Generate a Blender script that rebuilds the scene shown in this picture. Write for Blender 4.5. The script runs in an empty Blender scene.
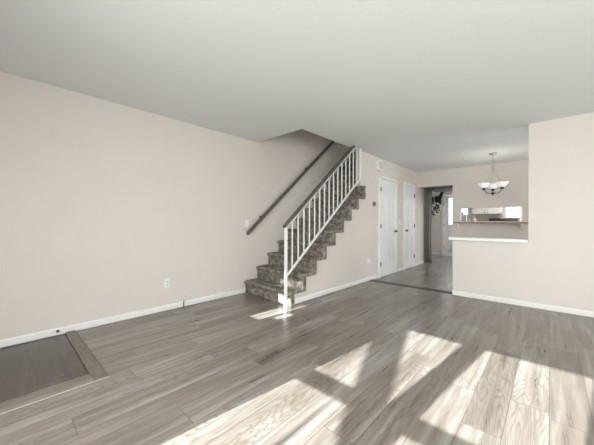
import bpy, math, random
from mathutils import Vector, Matrix
random.seed(7)
R = math.radians
S = bpy.context.scene
COL = S.collection

# ------------------------------------------------------------------ camera
YAW, ROLL, HC = R(-42.6), R(-0.2), 1.118
cd = bpy.data.cameras.new('camera'); cam = bpy.data.objects.new('camera', cd); COL.objects.link(cam)
cd.sensor_width = 36; cd.lens = 275 / 594 * 36; cd.clip_start = 0.02; cd.clip_end = 200
fw = Vector((math.sin(YAW), math.cos(YAW), 0)); rt = Vector((math.cos(YAW), -math.sin(YAW), 0)); up = Vector((0, 0, 1))
rr = rt * math.cos(ROLL) - up * math.sin(ROLL); uu = rt * math.sin(ROLL) + up * math.cos(ROLL)
M = Matrix((rr, uu, -fw)).transposed().to_4x4(); M.translation = (0, 0, HC)
cam.matrix_world = M
S.camera = cam

# ------------------------------------------------------------------ sky, sun, daylight, exposure
SKY = 2.0
SUN = 22.0
W = bpy.data.worlds.new('world'); S.world = W; W.use_nodes = True
bg = W.node_tree.nodes['Background']; bg.inputs[0].default_value = (0.86, 0.93, 1.0, 1); bg.inputs[1].default_value = SKY
sd = bpy.data.lights.new('sun', 'SUN'); sd.energy = SUN; sd.angle = R(0.45); sd.color = (0.98, 0.99, 1.0)
sun = bpy.data.objects.new('sun', sd); COL.objects.link(sun)
sun.rotation_euler = Vector((0.11, 1, -0.514)).to_track_quat('-Z', 'Y').to_euler()
sun.location = (-2, -8, 6)

def area(name, loc, d, sx, sy, power, color=(1, 1, 1)):
    l = bpy.data.lights.new(name, 'AREA'); l.shape = 'RECTANGLE'; l.size = sx; l.size_y = sy; l.energy = power; l.color = color
    o = bpy.data.objects.new(name, l); COL.objects.link(o); o.location = loc
    o.rotation_euler = Vector(d).to_track_quat('-Z', 'Z').to_euler()
    return o
# daylight at the known windows and entry door, plus added fill lamps
area('daylight_front_window', (-0.91, -0.96, 1.30), (0.15, 1, -0.6), 1.4, 1.4, 66)
area('added_fill_front_right', (1.5, -0.96, 1.30), (-0.35, 1, -0.75), 1.6, 1.4, 92)  # added fill for the right floor and half wall
area('added_fill_right', (3.34, 1.6, 1.15), (-1, -0.05, -0.6), 2.6, 2.0, 55)  # added fill from an invented glass door, raises the ambient level
area('added_fill_dining', (2.32, 6.1, 1.35), (-1, -0.4, -0.1), 1.6, 1.4, 24)  # added fill at an invented dining window
area('daylight_kitchen_window', (-0.72, 10.38, 1.5), (0, -1, 0), 0.5, 0.8, 6)
area('added_fill_dining_ceiling', (2.32, 5.3, 1.7), (-1, -0.2, 0.8), 0.8, 0.5, 14)  # added upward fill for the dining ceiling
area('added_fill_kitchen', (-0.6, 8.9, 2.42), (0, 0, -1), 1.2, 0.6, 44)  # added fill to brighten the cabinets, no known fixture here
area('added_fill_upstairs', (-3.0, 6.4, 4.6), (0, -0.6, -1), 0.6, 0.8, 5)  # added fill to lift the stairwell wall, source unseen
area('daylight_entry_door', (-2.3, 10.38, 1.55), (0, -1, 0), 0.5, 0.8, 4)

vs = S.view_settings
vs.view_transform = 'Standard'; vs.look = 'None'; vs.gamma = 1.0; vs.use_curve_mapping = False
vs.exposure = 0.08

# ------------------------------------------------------------------ materials
def new_mat(name):
    m = bpy.data.materials.new(name); m.use_nodes = True
    return m, m.node_tree, m.node_tree.nodes['Principled BSDF']
def N(t, typ, **kw):
    n = t.nodes.new(typ)
    for k, v in kw.items(): setattr(n, k, v)
    return n
def math_n(t, op, a, b=None, c=None):
    n = N(t, 'ShaderNodeMath', operation=op)
    for i, v in enumerate((a, b, c)):
        if v is None: continue
        if isinstance(v, (int, float)): n.inputs[i].default_value = v
        else: t.links.new(v, n.inputs[i])
    return n.outputs[0]
def ramp(t, fac, stops):
    r = N(t, 'ShaderNodeValToRGB'); el = r.color_ramp.elements
    while len(el) < len(stops): el.new(0.5)
    for e, (p, c) in zip(el, stops): e.position = p; e.color = (*c, 1)
    t.links.new(fac, r.inputs[0]); return r.outputs[0]
def plain(name, col, rough=0.5, metal=0.0, noise=0.0, scale=30, bump=0.0, spec=0.5):
    m, t, b = new_mat(name)
    b.inputs['Roughness'].default_value = rough; b.inputs['Metallic'].default_value = metal
    b.inputs['Specular IOR Level'].default_value = spec
    tc = N(t, 'ShaderNodeTexCoord')
    nz = N(t, 'ShaderNodeTexNoise'); nz.inputs['Scale'].default_value = scale; nz.inputs['Detail'].default_value = 4
    t.links.new(tc.outputs['Object'], nz.inputs['Vector'])
    lo = tuple(max(0, c * (1 - noise)) for c in col); hi = tuple(min(1, c * (1 + noise)) for c in col)
    t.links.new(ramp(t, nz.outputs[0], [(0.3, lo), (0.7, hi)]), b.inputs['Base Color'])
    if bump:
        bp = N(t, 'ShaderNodeBump'); bp.inputs['Strength'].default_value = bump; bp.inputs['Distance'].default_value = 0.004
        t.links.new(nz.outputs[0], bp.inputs['Height']); t.links.new(bp.outputs[0], b.inputs['Normal'])
    return m

def floor_mat(name, along='Y', tone=1.0, tint=(1, 1, 1)):
    """grey-brown vinyl planks, 18 cm wide, 1.22 m long"""
    m, t, b = new_mat(name)
    g = N(t, 'ShaderNodeNewGeometry'); sp = N(t, 'ShaderNodeSeparateXYZ'); t.links.new(g.outputs['Position'], sp.inputs[0])
    a, c = (sp.outputs[1], sp.outputs[0]) if along == 'Y' else (sp.outputs[0], sp.outputs[1])
    row_f = math_n(t, 'DIVIDE', c, 0.182); row = math_n(t, 'FLOOR', row_f)
    wn = N(t, 'ShaderNodeTexWhiteNoise', noise_dimensions='1D'); t.links.new(row, wn.inputs['W'])
    al = math_n(t, 'ADD', math_n(t, 'DIVIDE', a, 1.22), math_n(t, 'MULTIPLY', wn.outputs[0], 7.3))
    idx = math_n(t, 'FLOOR', al)
    cv = N(t, 'ShaderNodeCombineXYZ'); t.links.new(row, cv.inputs[0]); t.links.new(idx, cv.inputs[1])
    w2 = N(t, 'ShaderNodeTexWhiteNoise', noise_dimensions='2D'); t.links.new(cv.outputs[0], w2.inputs['Vector'])
    pr = w2.outputs[0]
    # grain coordinates: stretched along the plank, shifted per plank
    gx = math_n(t, 'ADD', math_n(t, 'MULTIPLY', c, 22.0), math_n(t, 'MULTIPLY', pr, 61.0))
    gy = math_n(t, 'ADD', math_n(t, 'MULTIPLY', a, 1.5), math_n(t, 'MULTIPLY', pr, 37.0))
    gv = N(t, 'ShaderNodeCombineXYZ'); t.links.new(gx, gv.inputs[0]); t.links.new(gy, gv.inputs[1])
    n1 = N(t, 'ShaderNodeTexNoise'); n1.inputs['Scale'].default_value = 1.0; n1.inputs['Detail'].default_value = 6; n1.inputs['Roughness'].default_value = 0.6
    t.links.new(gv.outputs[0], n1.inputs['Vector'])
    # cathedral figure: contour lines of a slow noise
    hx = math_n(t, 'ADD', math_n(t, 'MULTIPLY', c, 8.0), math_n(t, 'MULTIPLY', pr, 13.0))
    hy = math_n(t, 'ADD', math_n(t, 'MULTIPLY', a, 0.8), math_n(t, 'MULTIPLY', pr, 29.0))
    hv = N(t, 'ShaderNodeCombineXYZ'); t.links.new(hx, hv.inputs[0]); t.links.new(hy, hv.inputs[1])
    n2 = N(t, 'ShaderNodeTexNoise'); n2.inputs['Scale'].default_value = 1.0; n2.inputs['Detail'].default_value = 1.5
    t.links.new(hv.outputs[0], n2.inputs['Vector'])
    fr = math_n(t, 'SINE', math_n(t, 'MULTIPLY', n2.outputs[0], 190.0))
    line = math_n(t, 'POWER', math_n(t, 'MULTIPLY_ADD', fr, 0.5, 0.5), 4.0)
    mask = math_n(t, 'MULTIPLY', line, math_n(t, 'GREATER_THAN', math_n(t, 'FRACT', math_n(t, 'MULTIPLY', pr, 17.0)), 0.35))
    # broad cloudy variation inside a plank
    n3 = N(t, 'ShaderNodeTexNoise'); n3.inputs['Scale'].default_value = 0.28; n3.inputs['Detail'].default_value = 2
    t.links.new(gv.outputs[0], n3.inputs['Vector'])
    v = math_n(t, 'MULTIPLY', math_n(t, 'SUBTRACT', n1.outputs[0], 0.5), 1.15)
    v = math_n(t, 'ADD', v, math_n(t, 'MULTIPLY', math_n(t, 'SUBTRACT', pr, 0.5), 0.22))
    v = math_n(t, 'ADD', v, math_n(t, 'MULTIPLY', math_n(t, 'SUBTRACT', n3.outputs[0], 0.5), 0.6))
    v = math_n(t, 'SUBTRACT', v, math_n(t, 'MULTIPLY', mask, 0.17))
    v = math_n(t, 'ADD', v, 0.55)
    k = tone
    def cc(r, gg, bb): return (r * k * tint[0], gg * k * tint[1], bb * k * tint[2])
    colr = ramp(t, v, [(0.0, cc(0.065, 0.054, 0.043)), (0.5, cc(0.212, 0.187, 0.160)), (1.0, cc(0.45, 0.435, 0.425))])
    # seams
    fx = math_n(t, 'FRACT', row_f); fy = math_n(t, 'FRACT', al)
    ex = math_n(t, 'MINIMUM', fx, math_n(t, 'SUBTRACT', 1.0, fx)); ey = math_n(t, 'MINIMUM', fy, math_n(t, 'SUBTRACT', 1.0, fy))
    seam = math_n(t, 'MAXIMUM', math_n(t, 'LESS_THAN', ex, 0.010), math_n(t, 'LESS_THAN', ey, 0.0016))
    mx = N(t, 'ShaderNodeMix', data_type='RGBA'); t.links.new(math_n(t, 'MULTIPLY', seam, 0.62), mx.inputs[0])
    t.links.new(colr, mx.inputs[6]); mx.inputs[7].default_value = (0.05, 0.042, 0.036, 1)
    t.links.new(mx.outputs[2], b.inputs['Base Color'])
    rg = math_n(t, 'MULTIPLY_ADD', n1.outputs[0], 0.16, 0.22); t.links.new(rg, b.inputs['Roughness'])
    b.inputs['Specular IOR Level'].default_value = 0.85
    bp = N(t, 'ShaderNodeBump'); bp.inputs['Strength'].default_value = 0.18; bp.inputs['Distance'].default_value = 0.002
    hgt = math_n(t, 'SUBTRACT', v, seam); t.links.new(hgt, bp.inputs['Height']); t.links.new(bp.outputs[0], b.inputs['Normal'])
    return m

def ceiling_mat():
    m, t, b = new_mat('textured_ceiling_paint')
    b.inputs['Roughness'].default_value = 0.95; b.inputs['Specular IOR Level'].default_value = 0.1
    b.inputs['Base Color'].default_value = (0.79, 0.815, 0.81, 1)
    g = N(t, 'ShaderNodeNewGeometry'); nz = N(t, 'ShaderNodeTexNoise'); nz.inputs['Scale'].default_value = 22; nz.inputs['Detail'].default_value = 3
    t.links.new(g.outputs['Position'], nz.inputs['Vector'])
    h = math_n(t, 'SMOOTH_MIN', nz.outputs[0], 0.56, 0.05)
    bp = N(t, 'ShaderNodeBump'); bp.inputs['Strength'].default_value = 0.16; bp.inputs['Distance'].default_value = 0.012
    t.links.new(h, bp.inputs['Height']); t.links.new(bp.outputs[0], b.inputs['Normal'])
    return m
def carpet_mat():
    m, t, b = new_mat('mottled_stair_carpet')
    b.inputs['Roughness'].default_value = 1.0; b.inputs['Specular IOR Level'].default_value = 0.05
    g = N(t, 'ShaderNodeNewGeometry')
    n1 = N(t, 'ShaderNodeTexNoise'); n1.inputs['Scale'].default_value = 16; n1.inputs['Detail'].default_value = 5; n1.inputs['Roughness'].default_value = 0.45
    n2 = N(t, 'ShaderNodeTexNoise'); n2.inputs['Scale'].default_value = 260; n2.inputs['Detail'].default_value = 2
    for n in (n1, n2): t.links.new(g.outputs['Position'], n.inputs['Vector'])
    v = math_n(t, 'ADD', math_n(t, 'MULTIPLY', n1.outputs[0], 0.7), math_n(t, 'MULTIPLY', n2.outputs[0], 0.3))
    t.links.new(ramp(t, v, [(0.36, (0.12, 0.104, 0.086)), (0.5, (0.235, 0.212, 0.183)), (0.66, (0.40, 0.375, 0.335))]), b.inputs['Base Color'])
    bp = N(t, 'ShaderNodeBump'); bp.inputs['Strength'].default_value = 0.8; bp.inputs['Distance'].default_value = 0.012
    t.links.new(v, bp.inputs['Height']); t.links.new(bp.outputs[0], b.inputs['Normal'])
    return m
def glass_mat(name='window_glass'):
    m = bpy.data.materials.new(name); m.use_nodes = True; t = m.node_tree; t.nodes.clear()
    o = N(t, 'ShaderNodeOutputMaterial'); mx = N(t, 'ShaderNodeMixShader'); tr = N(t, 'ShaderNodeBsdfTransparent'); gl = N(t, 'ShaderNodeBsdfGlossy')
    tr.inputs[0].default_value = (0.96, 0.98, 0.97, 1); gl.inputs['Roughness'].default_value = 0.02
    fr = N(t, 'ShaderNodeFresnel'); fr.inputs[0].default_value = 1.3
    t.links.new(fr.outputs[0], mx.inputs[0]); t.links.new(tr.outputs[0], mx.inputs[1]); t.links.new(gl.outputs[0], mx.inputs[2]); t.links.new(mx.outputs[0], o.inputs[0])
    return m
def lamp_glass():
    m, t, b = new_mat('frosted_lit_shade')
    b.inputs['Base Color'].default_value = (0.95, 0.94, 0.92, 1); b.inputs['Roughness'].default_value = 0.3
    b.inputs['Emission Color'].default_value = (1, 0.97, 0.92, 1); b.inputs['Emission Strength'].default_value = 0.30
    return m
def wood_mat(name, lo, hi, rough=0.45, scale=9, axis='Y'):
    m, t, b = new_mat(name); b.inputs['Roughness'].default_value = rough
    tc = N(t, 'ShaderNodeTexCoord'); mp = N(t, 'ShaderNodeMapping'); t.links.new(tc.outputs['Object'], mp.inputs[0])
    mp.inputs['Scale'].default_value = {'X': (1, 12, 12), 'Y': (12, 1, 12), 'Z': (12, 12, 1)}[axis]
    nz = N(t, 'ShaderNodeTexNoise'); nz.inputs['Scale'].default_value = scale; nz.inputs['Detail'].default_value = 5
    t.links.new(mp.outputs[0], nz.inputs['Vector']); t.links.new(ramp(t, nz.outputs[0], [(0.3, lo), (0.7, hi)]), b.inputs['Base Color'])
    return m

wall_m = plain('beige_wall_paint', (0.725, 0.675, 0.630), 0.75, noise=0.012, scale=6, spec=0.2)
white_m = plain('white_trim_paint', (0.86, 0.85, 0.83), 0.4, noise=0.01)
door_m = plain('white_door_paint', (0.84, 0.84, 0.83), 0.4, noise=0.01)
ceil_m = ceiling_mat()
floor_m = floor_mat('grey_plank_floor', 'Y', 0.93, (1.0, 0.98, 0.955))
hall_m = floor_mat('hall_plank_floor', 'Y', 1.0, (1.0, 0.99, 1.02))
foyer_m = floor_mat('foyer_plank_floor', 'X', 0.34, (1.0, 0.93, 0.83))
strip_m = wood_mat('floor_reducer_wood', (0.13, 0.115, 0.09), (0.20, 0.18, 0.145), 0.4, 6, 'X')
stripd_m = wood_mat('dark_threshold_wood', (0.05, 0.045, 0.036), (0.09, 0.08, 0.065), 0.4, 6, 'X')
carpet_m = carpet_mat()
glass_m = glass_mat()
rail_m = wood_mat('grey_brown_handrail', (0.085, 0.07, 0.056), (0.14, 0.12, 0.10), 0.4, 8)
iron_m = plain('white_painted_steel', (0.85, 0.84, 0.82), 0.35, noise=0.01)
nickel_m = plain('brushed_nickel', (0.42, 0.39, 0.35), 0.3, 1.0)
darkmetal_m = plain('dark_bronze_metal', (0.09, 0.075, 0.065), 0.35, 0.9)
knob_m = plain('aged_pewter', (0.16, 0.14, 0.12), 0.3, 0.9)
plate_m = plain('white_plastic', (0.87, 0.86, 0.83), 0.35)
slot_m = plain('dark_slot', (0.05, 0.05, 0.05), 0.6)
thermo_m = plain('grey_plastic', (0.16, 0.145, 0.13), 0.4)
shade_m = lamp_glass()
oak_m = wood_mat('light_oak_shelf', (0.30, 0.21, 0.13), (0.44, 0.33, 0.22), 0.45, 7, 'X')
curtain_m = plain('sage_grey_cloth', (0.34, 0.355, 0.30), 0.95, noise=0.12, scale=40, bump=0.3)
black_m = plain('black_cloth', (0.012, 0.012, 0.013), 0.85, noise=0.2)
blackgl_m = plain('black_enamel', (0.015, 0.015, 0.016), 0.25)
cab_m = plain('cream_cabinet_paint', (0.80, 0.77, 0.71), 0.4, noise=0.01)
counter_m = plain('speckled_counter', (0.33, 0.27, 0.21), 0.3, noise=0.3, scale=120)
steel_m = plain('range_steel', (0.55, 0.55, 0.54), 0.3, 0.9)
bark_m = plain('rough_bark', (0.10, 0.075, 0.055), 0.9, noise=0.3, scale=20, bump=0.6)
ground_m = plain('dry_lawn', (0.20, 0.19, 0.12), 0.95, noise=0.25, scale=3)
def pattern_mat():
    m, t, b = new_mat('black_white_print'); b.inputs['Roughness'].default_value = 0.8
    tc = N(t, 'ShaderNodeTexCoord'); vo = N(t, 'ShaderNodeTexNoise'); vo.inputs['Scale'].default_value = 13; vo.inputs['Detail'].default_value = 0.5
    vo.inputs['Distortion'].default_value = 1.5
    t.links.new(tc.outputs['Object'], vo.inputs['Vector'])
    t.links.new(ramp(t, vo.outputs[0], [(0.47, (0.02, 0.02, 0.02)), (0.50, (0.75, 0.74, 0.72))]), b.inputs['Base Color'])
    return m
print_m = pattern_mat()

# ------------------------------------------------------------------ mesh helpers
class MB:
    def __init__(self): self.v = []; self.f = []; self.smooth = []
    def add(self, vs, fs, smooth=False):
        n = len(self.v); self.v += [tuple(p) for p in vs]
        for f in fs: self.f.append(tuple(i + n for i in f)); self.smooth.append(smooth)
        return self
    def box(self, x0, x1, y0, y1, z0, z1):
        v = [(x, y, z) for x in (x0, x1) for y in (y0, y1) for z in (z0, z1)]
        return self.add(v, [(0, 1, 3, 2), (4, 6, 7, 5), (0, 4, 5, 1), (2, 3, 7, 6), (0, 2, 6, 4), (1, 5, 7, 3)])
    def prism(self, pts, axis, a, b):
        """pts polygon in the two other axes (ccw or cw), extruded along axis a..b"""
        def mk(p, t):
            return {'x': (t, p[0], p[1]), 'y': (p[0], t, p[1]), 'z': (p[0], p[1], t)}[axis]
        n = len(pts); v = [mk(p, a) for p in pts] + [mk(p, b) for p in pts]
        f = [tuple(range(n)), tuple(range(2 * n - 1, n - 1, -1))] + [(i, i + n, (i + 1) % n + n, (i + 1) % n) for i in range(n)]
        return self.add(v, f)
    def tube(self, pts, r, seg=10, square=False, caps=True):
        pts = [Vector(p) for p in pts]; rs = r if isinstance(r, (list, tuple)) else [r] * len(pts)
        seg = 4 if square else seg; rings = []
        d0 = (pts[1] - pts[0]).normalized()
        ref = Vector((0, 0, 1)) if abs(d0.z) < 0.9 else Vector((1, 0, 0))
        for i, p in enumerate(pts):
            d = (pts[min(i + 1, len(pts) - 1)] - pts[max(i - 1, 0)]).normalized()
            u = d.cross(ref)
            if u.length < 1e-4: u = d.cross(Vector((0, 1, 0)))
            u.normalize(); w = d.cross(u)
            rings.append([p + (u * math.cos(2 * math.pi * (k + (.5 if square else 0)) / seg) + w * math.sin(2 * math.pi * (k + (.5 if square else 0)) / seg)) * rs[i] * (1.414 if square else 1) for k in range(seg)])
        v = [q for rg in rings for q in rg]; f = []
        for i in range(len(pts) - 1):
            for k in range(seg):
                f.append((i * seg + k, i * seg + (k + 1) % seg, (i + 1) * seg + (k + 1) % seg, (i + 1) * seg + k))
        if caps: f += [tuple(range(seg)), tuple(range(len(v) - 1, len(v) - 1 - seg, -1))]
        return self.add(v, f, not square)
    def lathe(self, prof, c=(0, 0, 0), seg=20, axis='z', wave=0.0, nw=0):
        """prof: (radius, height); wave scallops the rim in proportion to the radius rank"""
        v = []; f = []; n = len(prof)
        for i, (r, h) in enumerate(prof):
            for k in range(seg):
                a = 2 * math.pi * k / seg; hh = h; rr2 = r
                if wave and nw: s = math.cos(nw * a) * wave * (i / (n - 1)) ** 2; hh += s * 0.6; rr2 += s
                p = (rr2 * math.cos(a), rr2 * math.sin(a), hh)
                if axis == 'x': p = (p[2], p[0], p[1])
                if axis == 'y': p = (p[0], p[2], p[1])
                v.append((p[0] + c[0], p[1] + c[1], p[2] + c[2]))
        for i in range(n - 1):
            for k in range(seg): f.append((i * seg + k, i * seg + (k + 1) % seg, (i + 1) * seg + (k + 1) % seg, (i + 1) * seg + k))
        f += [tuple(range(seg)), tuple(range(n * seg - 1, (n - 1) * seg - 1, -1))]
        return self.add(v, f, True)
    def build(self, name, mat, parent=None, bevel=0.0, recalc=True):
        me = bpy.data.meshes.new(name); me.from_pydata(self.v, [], self.f); me.update()
        me.polygons.foreach_set('use_smooth', self.smooth)
        import bmesh
        if recalc:
            bm = bmesh.new(); bm.from_mesh(me); bmesh.ops.recalc_face_normals(bm, faces=bm.faces); bm.to_mesh(me); bm.free()
        me.materials.append(mat)
        o = bpy.data.objects.new(name, me); COL.objects.link(o)
        if parent: o.parent = parent
        if bevel:
            b = o.modifiers.new('bevel', 'BEVEL'); b.width = bevel; b.segments = 2; b.limit_method = 'ANGLE'; b.angle_limit = R(40)
        return o
def box(*a): return MB().box(*a)
def struct(o): o['kind'] = 'structure'; return o
def tag(o, label, cat, group=None):
    o['label'] = label; o['category'] = cat
    if group: o['group'] = group
    return o
def thing(name, label, cat, loc=(0, 0, 0), rz=0, group=None):
    o = bpy.data.objects.new(name, None); COL.objects.link(o); o.location = loc; o.rotation_euler = (0, 0, rz); o.empty_display_size = .1
    return tag(o, label, cat, group)
def sempty(name, loc, rz=0):
    o = bpy.data.objects.new(name, None); COL.objects.link(o); o.location = loc; o.rotation_euler = (0, 0, rz); o.empty_display_size = .1
    return struct(o)
def wall(name, axis, p0, p1, a0, a1, z0, z1, holes=(), mat=None):
    """wall slab between p0..p1 across `axis`, spanning a0..a1 along, with rectangular holes (a,b,z0,z1)"""
    m = MB(); A = sorted({a0, a1, *[h[0] for h in holes], *[h[1] for h in holes]}); Z = sorted({z0, z1, *[h[2] for h in holes], *[h[3] for h in holes]})
    for i in range(len(A) - 1):
        for j in range(len(Z) - 1):
            ca, cz = (A[i] + A[i + 1]) / 2, (Z[j] + Z[j + 1]) / 2
            if any(h[0] < ca < h[1] and h[2] < cz < h[3] for h in holes): continue
            if axis == 'x': m.box(p0, p1, A[i], A[i + 1], Z[j], Z[j + 1])
            else: m.box(A[i], A[i + 1], p0, p1, Z[j], Z[j + 1])
    return struct(m.build(name, mat or wall_m))

# ------------------------------------------------------------------ room shell
XL, XD, YR, YB, H = -3.56, -2.56, 4.78, 7.44, 2.44
YF, XE, YK = -1.0, 3.4, 10.5           # front wall, far right wall, kitchen end wall
RUN, RISE, Y0 = 0.24, 0.20, 2.66

f_ = MB(); f_.box(XL - .1, XE + .1, YF - .12, 4.86, -0.1, 0); struct(f_.build('floor', floor_m))
f_ = MB(); f_.box(XL - .1, XE + .1, 4.86, YK + .12, -0.1, 0); struct(f_.build('floor_hall', hall_m))
c_ = MB()
for a in ((XL - .1, XE + .1, YF - .12, 2.905), (XD - .02, XE + .1, 2.905, 7.56), (XL - .1, XD - .02, 6.3, 7.56)):
    c_.box(*a, H, 2.8)
struct(c_.build('ceiling', ceil_m))
struct(box(XL, XE, 7.56, YK, H, 2.6).build('ceiling_kitchen', ceil_m))
wall('wall_left', 'x', XL - .12, XL, YF - .12, YK, 0, 5.0)
# front wall, behind the camera, with twin windows and the front door
WA, WB = (-1.655, -0.985), (-0.885, -0.165)
LITES = [(-2.98, -2.80, 1.58, 2.00), (-3.16, -3.02, 1.90, 2.04), (-2.76, -2.66, 1.66, 1.80)]
wall('wall_front', 'y', YF - .12, YF, XL, XE, 0, H, [(WA[0], WA[1], 0.55, 2.09), (WB[0], WB[1], 0.55, 2.09), (0.6, 2.4, 0.55, 2.09), (-3.37, -2.47, 0, 2.08), (-3.42, -2.78, 2.13, 2.33)])
wall('wall_far_right', 'x', XE, XE + .12, YF - .12, YR + .12, 0, H, [(0.3, 3.5, 0.05, 2.08)])
wall('wall_right', 'y', YR, YR + .12, -0.21, XE, 0, H)
struct(box(-1.11, -0.21, YR, YR + .12, 0, .855).build('wall_half', wall_m))
wall('wall_dining', 'x', 2.4, 2.52, YR + .12, YB, 0, H, [(5.2, 7.0, 0.6, 2.05)])
wall('wall_back', 'y', YB, YB + .12, XD, 2.52, 0, H, [(XD - 1, -1.735, -1, 2.045), (-1.575, -0.425, 1.165, 1.470)])
# stair side wall and the wall with the two doors, one sheet with a stepped top under the stairs
TY, TZ, SK = 0.08, 0.045, 0.05      # carpet returns on the open side; slight skew of the noses
def YN(k): return Y0 + RUN * (k - 1)
wm = MB()
prev = Y0 + TY - SK
for k in range(1, 9):
    y1 = YN(k + 1) + TY - SK
    wm.box(XD - .1, XD, prev, y1, 0, RISE * k - TZ); prev = y1
wm.box(XD - .1, XD, prev, 7.95, 0, H)
wm.box(XD - .1, XD, 4.50, prev, RISE * 9 + .001, H)
struct(wm.build('wall_stairs', wall_m))
# upstairs shell round the stairwell
um = MB(); um.box(XD - .02, XD + .1, 2.8, 6.9, 2.8, 5); um.box(XL, XD, 2.785, 2.905, 2.8, 5); um.box(XL, XD + .1, 6.9, 7.0, 2.8, 5); struct(um.build('wall_upstairs', wall_m))
struct(box(XL - .12, XD + .1, 2.7, 7.0, 5, 5.1).build('ceiling_upstairs', ceil_m))
# far end of kitchen and hall
wall('wall_kitchen', 'y', YK, YK + .12, XL, 2.52, 0, 2.6, [(-2.71, -1.85, 0, 2.1), (-1.02, -0.42, 1.05, 1.95)])
wall('wall_kitchen_right', 'x', 2.4, 2.52, YB + .12, YK, 0, 2.6)
struct(box(XD, -1.62, 7.56, 9.15, 2.06, H).build('ceiling_hall_soffit', plain('shaded_soffit_paint', (0.20, 0.185, 0.16), 0.8)))  # dark colour stands in for shade on the unlit underside
struct(box(XL, XD - .1, 7.85, 7.95, 0, H).build('wall_closet', wall_m))

# baseboards (with the small shadow gap over the plank floor)
def base_x(name, x, y0, y1, s=1): return struct(MB().prism([(x, .012), (x + s * .014, .012), (x + s * .014, .062), (x + s * .006, .074), (x, .074)], 'y', y0, y1).build(name, white_m))
def base_y(name, y, x0, x1, s=-1): return struct(MB().prism([(y, .012), (y + s * .014, .012), (y + s * .014, .062), (y + s * .006, .074), (y, .074)], 'x', x0, x1).build(name, white_m))
base_x('baseboard_left', XL, YF, Y0 - .002)
base_x('baseboard_stairs', XD, Y0 + TY - SK + .002, 5.12)
base_x('baseboard_hall', XD, 6.17, 6.44)
base_x('baseboard_hall_end', XD, 7.24, 7.95)
base_y('baseboard_right', YR, -1.11, XE)
base_y('baseboard_kitchen', YK, XL, -2.78)
base_y('baseboard_front', YF, -2.37, XE, 1)
# half wall cap
struct(MB().box(-1.16, -0.212, YR - .05, YR + .17, .857, .90).build('trim_1', white_m, bevel=.006))

# floor reducer strips round the foyer, and the threshold to the hall
struct(box(XL, -2.455, YF, 0.46, 0.0, 0.002).build('floor_foyer', foyer_m))
tr = MB(); tr.prism([(0.455, 0), (0.455, .014), (0.47, .022), (0.53, .018), (0.545, 0)], 'x', XL + .002, -2.34); struct(tr.build('trim_2', strip_m))
tr = MB(); tr.prism([(-2.46, 0), (-2.46, .014), (-2.44, .022), (-2.36, .018), (-2.34, 0)], 'y', YF + .01, 0.455)
struct(tr.build('trim_3', wood_mat('floor_reducer_wood_long', (0.16, 0.145, 0.115), (0.24, 0.215, 0.175), 0.4, 6, 'Y')))
struct(box(-2.34, -2.3375, YF + .01, 0.545, 0, .005).build('trim_5', plain('pale_edge_bead', (.50, .48, .44), .6)))  # thin pale bead along the strip's outer edge
tr = MB(); tr.prism([(4.84, 0), (4.85, .010), (4.90, .013), (4.97, .012), (4.99, 0)], 'x', XD + .002, -1.112); struct(tr.build('trim_4', stripd_m))

# ------------------------------------------------------------------ windows
def window(n, x0, x1, z0, z1, y, depth=.12, mid=None, bars=0, axis='y'):
    root = sempty('window_%d' % n, ((x0 + x1) / 2, y, z0) if axis == 'y' else (y, (x0 + x1) / 2, z0), 0 if axis == 'y' else R(90))
    w = (x1 - x0) / 2; h = z1 - z0; m = MB()
    for a in ((-w, -w + .035, 0, h), (w - .035, w, 0, h)): m.box(a[0], a[1], .02, .09, a[2], a[3])
    for a in ((0, .035), (h - .035, h)): m.box(-w + .035, w - .035, .02, .09, a[0], a[1])
    m.build('window_frame', white_m, root)
    if mid: box(-w + .035, w - .035, .025, .085, mid - z0 - .034, mid - z0 + .034).build('meeting_rail', white_m, root)
    if bars:
        b = MB()
        for i in range(1, bars + 1): xx = -w + 2 * w * i / (bars + 1); b.box(xx - .014, xx + .014, .04, .07, .035, h - .035)
        for i in range(1, bars + 2): zz = h * i / (bars + 2); b.box(-w + .035, w - .035, .041, .069, zz - .014, zz + .014)
        b.build('muntin', white_m, root)
    box(-w + .03, w - .03, .052, .058, .03, h - .03).build('window_pane', glass_m, root)
    return root
window(1, WA[0], WA[1], .55, 2.09, YF - .12, mid=1.338)
window(2, WB[0], WB[1], .55, 2.09, YF - .12, mid=1.338)
tg = glass_mat('added_transom_glass'); tg.node_tree.nodes['Transparent BSDF'].inputs[0].default_value = (.45, .45, .44, 1)
struct(box(-3.42, -2.78, YF - .07, YF - .06, 2.13, 2.33).build('window_6', tg))  # added unseen transom, its dimmed pane puts soft sun on the lower steps
window(7, 0.6, 2.4, .55, 2.09, YF - .12, mid=1.338)  # unseen window added to light the right side of the room
window(3, 5.2, 7.0, .6, 2.05, 2.52, axis='x', mid=1.3)  # unseen window added to light the dining area
window(4, -1.02, -0.42, 1.05, 1.95, YK, bars=2)
window(5, 0.3, 3.5, .05, 2.08, XE + .12, axis='x')  # unseen glass door added for ambient light

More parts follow.
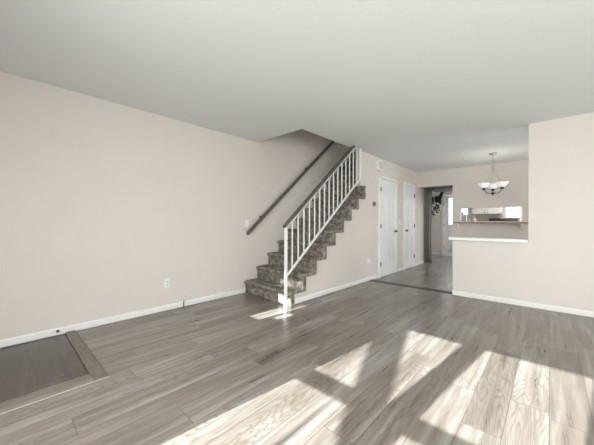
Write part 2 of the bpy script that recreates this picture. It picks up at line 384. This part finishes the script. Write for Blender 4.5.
# ------------------------------------------------------------------ doors
def panel_door(name, loc, rz, w, h=2.0, knob='right', casing=True, six=True, lite=None):
    """local x along the wall, -y out of the wall towards the viewer, origin at mid bottom"""
    root = sempty(name, loc, rz)
    hw = w / 2; m = MB()
    cs = MB(); cw = .06
    cs.box(-hw - cw, -hw - .003, -.034, -.001, 0, h + cw); cs.box(hw + .003, hw + cw, -.034, -.001, 0, h + cw); cs.box(-hw - .003, hw + .003, -.034, -.001, h + .006, h + cw)
    cs.build('door_frame', white_m, root, bevel=.005)
    m.box(-hw, hw, -.006, -.001, .012, h)                       # back sheet
    st = .105; ms = .05
    m.box(-hw, -hw + st, -.026, -.006, .012, h); m.box(hw - st, hw, -.026, -.006, .012, h)
    rails = [(.012, .22), (.80, .98), (1.60, 1.69), (h - .11, h)]
    if lite: rails = [(.012, .22), (.86, lite[2]), (lite[3], h)]
    for a, b in rails: m.box(-hw + st, hw - st, -.026, -.006, a, b)
    for (a, b), (c, d) in zip(rails[:-1], rails[1:]):
        if lite and c == lite[3]: continue
        m.box(-ms, ms, -.026, -.006, b, c)
        for s in (-1, 1):
            x0, x1 = (-hw + st, -ms) if s < 0 else (ms, hw - st)
            if x1 - x0 > .06: m.box(x0 + .04, x1 - .04, -.022, -.006, b + .045, c - .045)
    m.build('door_leaf', door_m, root, bevel=.004)
    kx = (hw - .06) * (1 if knob == 'right' else -1)
    k = MB(); k.lathe([(.027, -.0265), (.027, -.030), (.012, -.032), (.011, -.045), (.024, -.052), (.029, -.064), (.026, -.076), (.012, -.082)], (kx, 0, .935), 18, 'y'); k.build('door_knob', knob_m, root)
    hx = -hw if knob == 'right' else hw
    for z in (.28, 1.05, 1.80):
        hg = MB(); hg.tube([(hx, -.038, z - .045), (hx, -.038, z + .045)], .011, 8); hg.box(hx - .018, hx + .018, -.0355, -.0345, z - .04, z + .04); hg.build('hinge', knob_m, root)
    return root
panel_door('door_1', (XD, 5.645, 0), R(90), .765, 2.02, 'right')
panel_door('door_2', (XD, 6.84, 0), R(90), .60, 2.02, 'left')

def lite_door(name, loc, rz, w, h, lx0, lx1, lz0, lz1, knob):
    root = sempty(name, loc, rz); hw = w / 2
    m = MB(); m.box(-hw, lx0, 0, .04, .01, h); m.box(lx1, hw, 0, .04, .01, h); m.box(lx0, lx1, 0, .04, .01, lz0); m.box(lx0, lx1, 0, .04, lz1, h)
    for x0, x1 in ((-hw + .1, -.05), (.05, hw - .1)): m.box(x0, x1, -.008, 0, .2, .85)
    m.build('door_leaf', door_m, root, bevel=.004)
    fr = MB(); t_ = .025
    fr.box(lx0 - t_, lx0, -.012, -.0005, lz0 - t_, lz1 + t_); fr.box(lx1, lx1 + t_, -.012, -.0005, lz0 - t_, lz1 + t_); fr.box(lx0, lx1, -.012, -.0005, lz0 - t_, lz0); fr.box(lx0, lx1, -.012, -.0005, lz1, lz1 + t_)
    fr.build('lite_frame', white_m, root)
    mu = MB(); n = 3
    for i in (1, 2):
        xx = lx0 + (lx1 - lx0) * i / 3; mu.box(xx - .008, xx + .008, .005, .03, lz0, lz1)
        zz = lz0 + (lz1 - lz0) * i / 3; mu.box(lx0, lx1, .006, .029, zz - .008, zz + .008)
    mu.build('muntin', white_m, root)
    box(lx0, lx1, .015, .02, lz0, lz1).build('door_glass', glass_m, root)
    cs = MB(); cw = .07
    cs.box(-hw - cw, -hw - .003, -.03, -.001, 0, h + cw); cs.box(hw + .003, hw + cw, -.03, -.001, 0, h + cw); cs.box(-hw - .003, hw + .003, -.03, -.001, h + .006, h + cw)
    cs.build('door_frame', white_m, root)
    kx = (hw - .06) * (1 if knob == 'right' else -1)
    MB().lathe([(.027, 0), (.027, -.006), (.012, -.010), (.011, -.035), (.024, -.042), (.029, -.054), (.026, -.066), (.012, -.072)], (kx, 0, .95), 18, 'y').build('door_knob', knob_m, root)
    hx = -hw if knob == 'right' else hw
    for z in (.28, 1.05, 1.80): MB().tube([(hx, -.036, z - .045), (hx, -.036, z + .045)], .009, 8).build('hinge', nickel_m, root)
    return root
lite_door('door_3', (-2.28, YK, 0), 0, .84, 2.06, -.29, .29, 1.06, 1.98, 'right')
# front door behind the camera: solid leaf with three small lites near its top, shaped to throw sun slivers at the stairs
root = sempty('door_4', (-2.92, YF - .06, 0), 0)
m = MB(); hl = [(a + 2.92, b + 2.92, c, d) for a, b, c, d in LITES]
A = sorted({-.445, .445, *[h[0] for h in hl], *[h[1] for h in hl]}); Z = sorted({.01, 2.07, *[h[2] for h in hl], *[h[3] for h in hl]})
for i in range(len(A) - 1):
    for j in range(len(Z) - 1):
        ca, cz = (A[i] + A[i + 1]) / 2, (Z[j] + Z[j + 1]) / 2
        if not any(h[0] < ca < h[1] and h[2] < cz < h[3] for h in hl): m.box(A[i], A[i + 1], -.02, .02, Z[j], Z[j + 1])
m.build('door_leaf', door_m, root)
g = MB()
for h in hl: g.box(h[0], h[1], -.003, .003, h[2], h[3])
g.build('door_glass', glass_m, root)

# ------------------------------------------------------------------ staircase
st = thing('carpeted_staircase', 'carpeted staircase with mottled grey treads rising along the left wall', 'stairs', (XL, Y0, 0))
def step_bm(k, x1):
    y, z, zb = YN(k) - Y0, RISE * k, (RISE * (k - 1) - TZ if k > 1 else 0.0)
    y2 = y + RUN; w = x1 - XL
    p = [(y, zb), (y, z - .062), (y - .018, z - .052), (y - .028, z - .034), (y - .028, z - .016), (y - .018, z - .003), (y, z), (y2, z), (y2, z - TZ), (y + TY, z - TZ), (y + TY, zb)]
    m = MB(); m.prism(p, 'x', 0.001, w)
    if k == 9: m.prism([(a, b) for a, b in p[:7]] + [(y + TY, z), (y + TY, zb)], 'x', w, -2.51 - XL)
    m.v = [(a, b - SK * a / (-2.51 - XL), c) for a, b, c in m.v]
    return m
for k in range(1, 14):
    o = step_bm(k, -2.51 if k <= 8 else XD - .102).build('step', carpet_m, st, bevel=.012 if k <= 8 else 0)
struct(box(XL, XD - .02, YN(14), 6.3, 2.5, 2.8).build('floor_landing', carpet_m))

# railing on the open side
RX = -2.495; PY0, PY1 = 2.504, 4.374
def zh(y): return 1.047 + (y - 2.505) * 0.8134        # underside line of the brown cap
def zb(y): return 0.451 + (y - 2.545) * 0.796
rl = thing('stair_railing', 'white steel stair railing with thin balusters and grey-brown cap rail', 'railing', (RX, PY0, 0))
def loc(p): return (p[0] - RX, p[1] - PY0, p[2])
def sq(y, z0, z1, r): return MB().box(-r, r, y - PY0 - r, y - PY0 + r, z0, z1)
sq(PY0, 0.0, zh(PY0) - .002, .015).build('newel_post', iron_m, rl)
sq(PY1, zb(PY1) - .03, H, .017).build('newel_post', iron_m, rl)
m = MB(); ye = 4.19
m.prism([(PY0 - PY0 - .022, zh(PY0 - .022)), (ye - PY0, zh(ye)), (ye - PY0, zh(ye) + .022), (-.022, zh(PY0 - .022) + .022)], 'x', -.013, .013)
m.build('top_rail', iron_m, rl)
m = MB(); yc = 4.17
m.prism([(-.03, zh(PY0 - .03) + .024), (yc - PY0, zh(yc) + .024), (yc - PY0 - .03, zh(yc) + .050), (-.035, zh(PY0 - .03) + .055)], 'x', -.032, .026)
m.build('handrail', rail_m, rl, bevel=.006)
m = MB()
m.prism([(.019, zb(PY0 + .019) - .015), (PY1 - PY0 - .019, zb(PY1 - .019) - .015), (PY1 - PY0 - .019, zb(PY1 - .019) + .013), (.019, zb(PY0 + .019) + .013)], 'x', -.012, .012)
m.build('bottom_rail', iron_m, rl)
for i in range(1, 16):
    y = PY0 + (PY1 - PY0) * i / 16
    sq(y, zb(y) + .008, min(zh(y) + .004, H - .001), .0065).build('baluster', iron_m, rl)

# wall handrail
hr = thing('wall_handrail', 'long brown wooden handrail mounted on the left wall above the stairs', 'handrail', (XL, 2.67, .95))
def hz(y): return (y - 2.67) * .848
m = MB(); L_ = 3.0
a0, a1 = 0, L_
m.prism([(a0, hz(2.67) - .03), (a1, hz(2.67 + L_) - .03), (a1, hz(2.67 + L_) + .035), (a0 - .02, hz(2.67 - .02) + .035), (a0 - .02, hz(2.65) - .01)], 'x', .045, .085)
m.build('rail', rail_m, hr, bevel=.008)
for yy in (.30, 1.45, 2.6):
    z = hz(2.67 + yy)
    b = MB(); b.lathe([(.028, 0.0005), (.028, .005), (.01, .008)], (0, yy, z), 14, 'x'); b.tube([(.006, yy, z), (.044, yy, z)], .007, 8)
    b.build('bracket', darkmetal_m, hr)

# ------------------------------------------------------------------ wall plates and small fittings
def switch(name, label, x, y, z, s=1, gangs=1):
    t = thing(name, label, 'light switch', (x, y, z))
    MB().box(0, s * .006, -.036 * gangs, .036 * gangs, -.058, .058).build('cover_plate', plate_m, t, bevel=.0025)
    for g_ in range(gangs):
        yy = (g_ - (gangs - 1) / 2) * .046
        MB().box(s * .006, s * .016, yy - .006, yy + .006, -.002, .022).build('toggle', plate_m, t)
    return t
def outlet(name, label, x, y, z, mk=plate_m):
    t = thing(name, label, 'outlet', (x, y, z))
    MB().box(0, .006, -.036, .036, -.058, .058).build('cover_plate', mk, t, bevel=.0025)
    for zz in (.021, -.021):
        MB().lathe([(.0165, .006), (.0165, .009), (.004, .0095)], (0, 0, zz), 16, 'x').build('socket', plate_m, t)
        s = MB(); s.box(.0092, .0102, -.008, -.006, zz - .002, zz + .008); s.box(.0092, .0102, .005, .007, zz - .002, zz + .007); s.box(.0092, .0102, -.002, .002, zz - .011, zz - .007)
        s.build('slot', slot_m, t)
    return t
switch('light_switch', 'white light switch on the left wall beside the lower end of the handrail', XL, 2.69, 1.095)
outlet('wall_outlet', 'white duplex outlet low on the left wall, left of the stairs', XL, 1.448, .348)
o2 = outlet('wall_outlet', 'white outlet low on the wall between stairs and first door, holding a plug-in light', XD, 4.80, .36)
pl = thing('plug_in_light', 'small white plug-in night light in the outlet beside the first door', 'night light', (XD + .0105, 4.815, .385))
MB().box(0, .028, -.02, .02, -.03, .03).build('housing', plate_m, pl, bevel=.004)
MB().box(.004, .03, -.016, .018, .031, .075).build('lens', plate_m, pl, bevel=.006)
switch('light_switch', 'white light switch between the two white panel doors', XD, 6.29, 1.14)
ch = thing('door_chime', 'white door chime box high on the wall above the left corner of the first door', 'door chime', (XD, 5.20, 2.285))
MB().box(0, .05, -.075, .075, -.115, .10).build('chime_cover', plate_m, ch, bevel=.006)
MB().box(.0505, .054, -.05, .05, -.085, .07).build('grille', plain('chime_grille', (0.62, 0.6, 0.56), .6), ch)
th = thing('thermostat', 'round dark grey thermostat on the wall left of the first door', 'thermostat', (XD, 5.01, 1.488))
MB().lathe([(.055, 0.0), (.055, .008), (.043, .010)], (0, 0, 0), 28, 'x').build('back_plate', plain('beige_plate', (.5, .46, .41), .4), th)
MB().lathe([(.041, .0105), (.041, .03), (.034, .038), (.01, .040)], (0, 0, 0), 28, 'x').build('dial', thermo_m, th)
cb = tag(MB().tube([(XL + .022, 1.655, 0.0), (XL + .022, 1.655, .07), (XL + .021, 1.662, .085)], .006, 8).build('cable_stub', slot_m), 'short dark cable end sticking up at the baseboard right of the low outlet', 'cable')
cj = thing('cable_jack', 'small dark cable jack in the left baseboard next to the foyer strip', 'cable jack', (XL + .0145, .40, .045))
MB().lathe([(.013, 0), (.013, .004), (.007, .005), (.007, .014)], (0, 0, 0), 12, 'x').build('connector', darkmetal_m, cj)

# ------------------------------------------------------------------ chandelier
CX, CY = -0.792, 6.309
cl = thing('chandelier', 'three-light chandelier with white bell glass shades hanging in the dining area', 'chandelier', (CX, CY, H))
MB().lathe([(.066, -.0005), (.066, -.012), (.05, -.026), (.018, -.034), (.008, -.045)], (0, 0, 0), 24).build('canopy', nickel_m, cl)
MB().tube([(0, 0, -.04), (0, 0, -.225)], .0045, 8).build('down_rod', nickel_m, cl)
m = MB(); m.tube([(.022 * math.sin(a), 0, -.247 + .024 * math.cos(a)) for a in [i * math.pi / 10 for i in range(21)]], .0045, 8, caps=False); m.build('ring', nickel_m, cl)
MB().lathe([(.004, -.27), (.013, -.278), (.013, -.290), (.007, -.30)], (0, 0, 0), 16).build('hub', nickel_m, cl)
MB().lathe([(.004, -.80), (.012, -.79), (.016, -.775), (.034, -.765), (.040, -.752), (.020, -.742), (.012, -.735)], (0, 0, 0), 20).build('finial', darkmetal_m, cl)
def rt2(x, d): return rt * x + fw * d
for ang in (54.5, 174.5, 294.5):
    d = rt2(math.cos(R(ang)), math.sin(R(ang)))
    def P(r, z): return (d.x * r, d.y * r, z)
    MB().tube([P(.012, -.755), P(.06, -.765), P(.12, -.75), P(.138, -.715), P(.155, -.685)], .0065, 8).build('arm', darkmetal_m, cl)
    MB().tube([P(.006, -.295), P(.03, -.38), P(.085, -.47), P(.13, -.56), P(.148, -.655), P(.155, -.685)], .0035, 8).build('stay_rod', nickel_m, cl)
    c = (d.x * .158, d.y * .158, 0)
    MB().lathe([(.008, -.70), (.024, -.694), (.034, -.672), (.030, -.660), (.022, -.658)], c, 18).build('cup', darkmetal_m, cl)
    sh = MB().lathe([(.020, -.657), (.045, -.650), (.064, -.632), (.076, -.608), (.088, -.588), (.106, -.574), (.100, -.572), (.084, -.585), (.072, -.606), (.060, -.628), (.041, -.645), (.018, -.650)], c, 48, 'z', .012, 8)
    sh.build('glass_shade', shade_m, cl)
    pl_ = bpy.data.lights.new('chandelier_bulb', 'POINT'); pl_.energy = 1.3; pl_.color = (1, .93, .82); pl_.shadow_soft_size = .03
    po = bpy.data.objects.new('chandelier_bulb', pl_); COL.objects.link(po); po.parent = cl; po.location = (c[0], c[1], -.60)

# ------------------------------------------------------------------ pass-through shelf and what stands on it
sh = thing('ledge_shelf', 'narrow light oak ledge below the kitchen pass-through opening', 'shelf', (-1.01, YB, 1.115))
MB().box(-.69, .69, -.13, -.001, 0, .03).build('shelf_board', oak_m, sh, bevel=.004)
for x in (-.60, .58):
    b = MB(); b.prism([(-.002, -.002), (-.11, -.002), (-.105, -.03), (-.05, -.05), (-.03, -.10), (-.002, -.14)], 'x', x - .02, x + .02)
    b.build('bracket', white_m, sh, bevel=.003)
cu = thing('small_canister', 'small white lidded canister on the kitchen pass-through ledge, left end', 'canister', (-1.27, YB - .06, 1.1455))
MB().lathe([(.030, 0), (.034, .004), (.034, .065), (.031, .07)], (0, 0, 0), 20).build('body', plate_m, cu)
MB().lathe([(.032, .071), (.032, .080), (.010, .084), (.008, .094)], (0, 0, 0), 20).build('lid', plate_m, cu)
cu = thing('small_bottle', 'small white bottle with yellow cap on the pass-through ledge, right end', 'bottle', (-.47, YB - .05, 1.1455))
MB().lathe([(.020, 0), (.022, .004), (.022, .05), (.012, .065), (.012, .07)], (0, 0, 0), 18).build('body', plate_m, cu)
MB().lathe([(.014, .0705), (.014, .09), (.010, .093)], (0, 0, 0), 18).build('cap', plain('yellow_cap', (.6, .45, .12), .4), cu)

# ------------------------------------------------------------------ kitchen beyond the pass-through
def wall_cabinet(x0, x1, z0, z1, label):
    w = x1 - x0; t = thing('wall_cabinet', label, 'cabinet', ((x0 + x1) / 2, YK, z0), 0, None)
    MB().box(-w / 2, w / 2, -.30, -.001, 0, z1 - z0).build('body', cab_m, t)
    for s in (-1, 1):
        a, b = (-w / 2 + .008, -.004) if s < 0 else (.004, w / 2 - .008)
        m = MB(); m.box(a, b, -.318, -.301, .008, z1 - z0 - .008)
        m.box(a + .05, b - .05, -.322, -.318, .06, z1 - z0 - .06)
        d = m.build('door', cab_m, t, bevel=.003)
        hx = s * .035
        MB().tube([(hx, -.3225, .03), (hx, -.345, .04), (hx, -.345, .11), (hx, -.3225, .12)], .006, 8).build('handle', darkmetal_m, d)
wall_cabinet(-1.82, -1.08, 1.40, 2.15, 'cream double-door wall cabinet on the kitchen end wall, seen through the pass-through')
bc = thing('base_cabinet', 'cream base cabinet below the counter at the kitchen end wall', 'cabinet', (-1.45, YK, 0))
MB().box(-.37, -.02, -.60, -.001, .10, .88).build('body', cab_m, bc)
MB().box(-.36, -.03, -.62, -.601, .12, .86).build('door', cab_m, bc, bevel=.003)
tag(box(-1.83, -1.42, YK - .64, YK - .001, .881, .92).build('countertop', counter_m), 'speckled brown countertop left of the range', 'countertop')
rg = thing('kitchen_range', 'steel kitchen range with black raised back panel below the wall cabinet', 'range', (-1.03, YK, 0))
MB().box(-.38, .38, -.64, -.02, .02, .90).build('body', steel_m, rg, bevel=.004)
MB().box(-.38, .38, -.64, -.02, .901, .915).build('cooktop', blackgl_m, rg)
MB().box(-.38, .38, -.08, -.02, .916, 1.27).build('back_panel', blackgl_m, rg, bevel=.004)
MB().box(-.34, .34, -.66, -.641, .20, .70).build('oven_door', blackgl_m, rg)
MB().tube([(-.32, -.69, .74), (.32, -.69, .74)], .012, 8).build('handle', steel_m, rg)

# ------------------------------------------------------------------ curtain and what hangs at the hall end
cu = thing('door_curtain', 'sage grey fabric curtain gathered at the left of the hall opening', 'curtain', (-2.55, 8.0, 0))
m = MB(); n = 48; rows = 8; v = []; f = []
for j in range(rows + 1):
    z = .02 + (2.03 - .02) * j / rows
    for i in range(n + 1):
        u = i / n; x = -.01 + .185 * u * (1 - .05 * math.sin(j * .6)); y = .05 * math.sin(u * 3.5 * 2 * math.pi) * (1 - .35 * j / rows)
        v.append((x, y + .0, z))
for j in range(rows):
    for i in range(n): a = j * (n + 1) + i; f.append((a, a + 1, a + n + 2, a + n + 1))
m.add(v, f, True); o = m.build('cloth', curtain_m, cu, recalc=False)
so = o.modifiers.new('thick', 'SOLIDIFY'); so.thickness = .004
MB().tube([(-.005, 0, 2.045), (.81, 0, 2.045)], .010, 10).build('curtain_rod', darkmetal_m, cu)

struct(box(-3.3, -2.80, YK - .24, YK - .001, 2.07, 2.26).build('trim_6', white_m))
rk = thing('coat_rack_shelf', 'white coat shelf with hooks on the end wall behind the curtain', 'coat rack', (-3.05, YK, 1.60))
MB().box(-.30, .25, -.022, -.001, .03, .13).build('back_board', white_m, rk)
MB().box(-.30, .25, -.20, -.001, .131, .155).build('shelf_board', white_m, rk)
MB().box(.06, .085, -.20, -.001, .156, .465).build('divider', white_m, rk)
for x in (-.25, .0, .2): MB().tube([(x, -.0225, .06), (x, -.034, .055), (x, -.036, .075)], .005, 8).build('hook', darkmetal_m, rk)
def cloth_blob(prof, th_, c):
    """hanging garment: prof = (z, half width) rows, thickness th_"""
    m = MB(); rows = len(prof); seg = 20; v = []; f = []
    for i, (z, w) in enumerate(prof):
        for k in range(seg):
            a = 2 * math.pi * k / seg; q = 1 + .12 * math.sin(3 * a + i)
            v.append((c[0] + w * math.cos(a), c[1] + th_ * math.sin(a) * q, z))
    for i in range(rows - 1):
        for k in range(seg): f.append((i * seg + k, i * seg + (k + 1) % seg, (i + 1) * seg + (k + 1) % seg, (i + 1) * seg + k))
    f += [tuple(range(seg)), tuple(range(rows * seg - 1, (rows - 1) * seg - 1, -1))]
    return m.add(v, f, True)
tag(cloth_blob([(1.28, .09), (1.42, .10), (1.56, .10), (1.63, .07), (1.66, .03)], .045, (-3.18, YK - .075)).build('black_jacket', black_m), 'black jacket hanging from a hook under the white coat shelf', 'jacket')
bx = thing('storage_box', 'black storage box on the white coat shelf, right of the divider', 'box', (-2.88, YK - .10, 1.756))
MB().box(-.075, .075, -.08, .08, 0, .25).build('body', black_m, bx, bevel=.008)
MB().box(-.08, .08, -.085, .085, .251, .28).build('lid', black_m, bx, bevel=.006)
bx = thing('storage_basket', 'dark basket on the white coat shelf, left of the divider', 'basket', (-3.15, YK - .10, 1.756))
MB().box(-.13, .13, -.08, .08, 0, .24).build('body', black_m, bx, bevel=.01)
MB().box(-.135, .135, -.085, .085, .241, .26).build('rim', black_m, bx, bevel=.006)
hb = thing('hanging_tote_bag', 'black and white patterned tote bag hung by a wide black strap', 'bag', (-2.66, YK - .33, 2.44))
MB().prism([(-.03, .0), (.07, .0), (.05, -.22), (-.13, -.66), (-.25, -.70), (-.20, -.56), (-.06, -.24)], 'y', -.02, .01).build('strap', black_m, hb)
b = MB(); b.prism([(-.31, -.64), (-.14, -.62), (-.08, -.80), (-.10, -.98), (-.19, -1.12), (-.30, -1.10), (-.345, -.90), (-.34, -.72)], 'y', -.06, .05); b.build('bag_body', print_m, hb, bevel=.015)

# ------------------------------------------------------------------ back yard fence seen through the kitchen window
fn = thing('garden_fence', 'pale board fence outside the kitchen window', 'fence', (-0.5, 14.0, -.12))
m = MB()
for i in range(24): m.box(-2.4 + i * .2, -2.4 + i * .2 + .185, 0, .02, 0, 1.62 + .01 * (i % 2))
m.build('board_panel', plain('weathered_fence_paint', (.22, .22, .21), .8, noise=.15, scale=4), fn)
for x in (-2.4, 0, 2.4): MB().box(x - .045, x + .045, .021, .11, 0, 1.7).build('fence_post', bark_m, fn)
struct(box(-15, 15, YK + .12, 25, -.35, -.12).build('floor_back_yard', ground_m))
# ------------------------------------------------------------------ outside: lawn and the leaning tree whose shade crosses the sun patches
struct(box(-25, 25, -30, YF - .12, -.35, -.12).build('floor_lawn', ground_m))
tree = thing('garden_tree', 'bare leaning tree outside the front window', 'tree', (-0.9, -4.0, -.12))
def TP(x, z, y=0): return (x + .9, y, z + .12)
# wall-plane points shifted towards the sun by three metres
def up3(x, z): return TP(x - .33, z + 1.54)
MB().tube([up3(-.93, -1.66), up3(-.93, 0.2), up3(-.93, 1.0), up3(-.96, 1.14), up3(-1.03, 1.23), up3(-1.19, 1.42), up3(-1.33, 1.58), up3(-1.50, 1.80), up3(-1.66, 2.02), up3(-1.9, 2.5), up3(-2.0, 3.4)],
          [.09, .08, .075, .08, .09, .10, .11, .12, .12, .10, .05], 14).build('trunk', bark_m, tree)
MB().tube([up3(-.93, .45), up3(-1.10, .60), up3(-1.19, .80), up3(-1.228, 1.05), up3(-1.277, 1.27)], [.05, .04, .03, .018, .008], 10).build('branch', bark_m, tree)
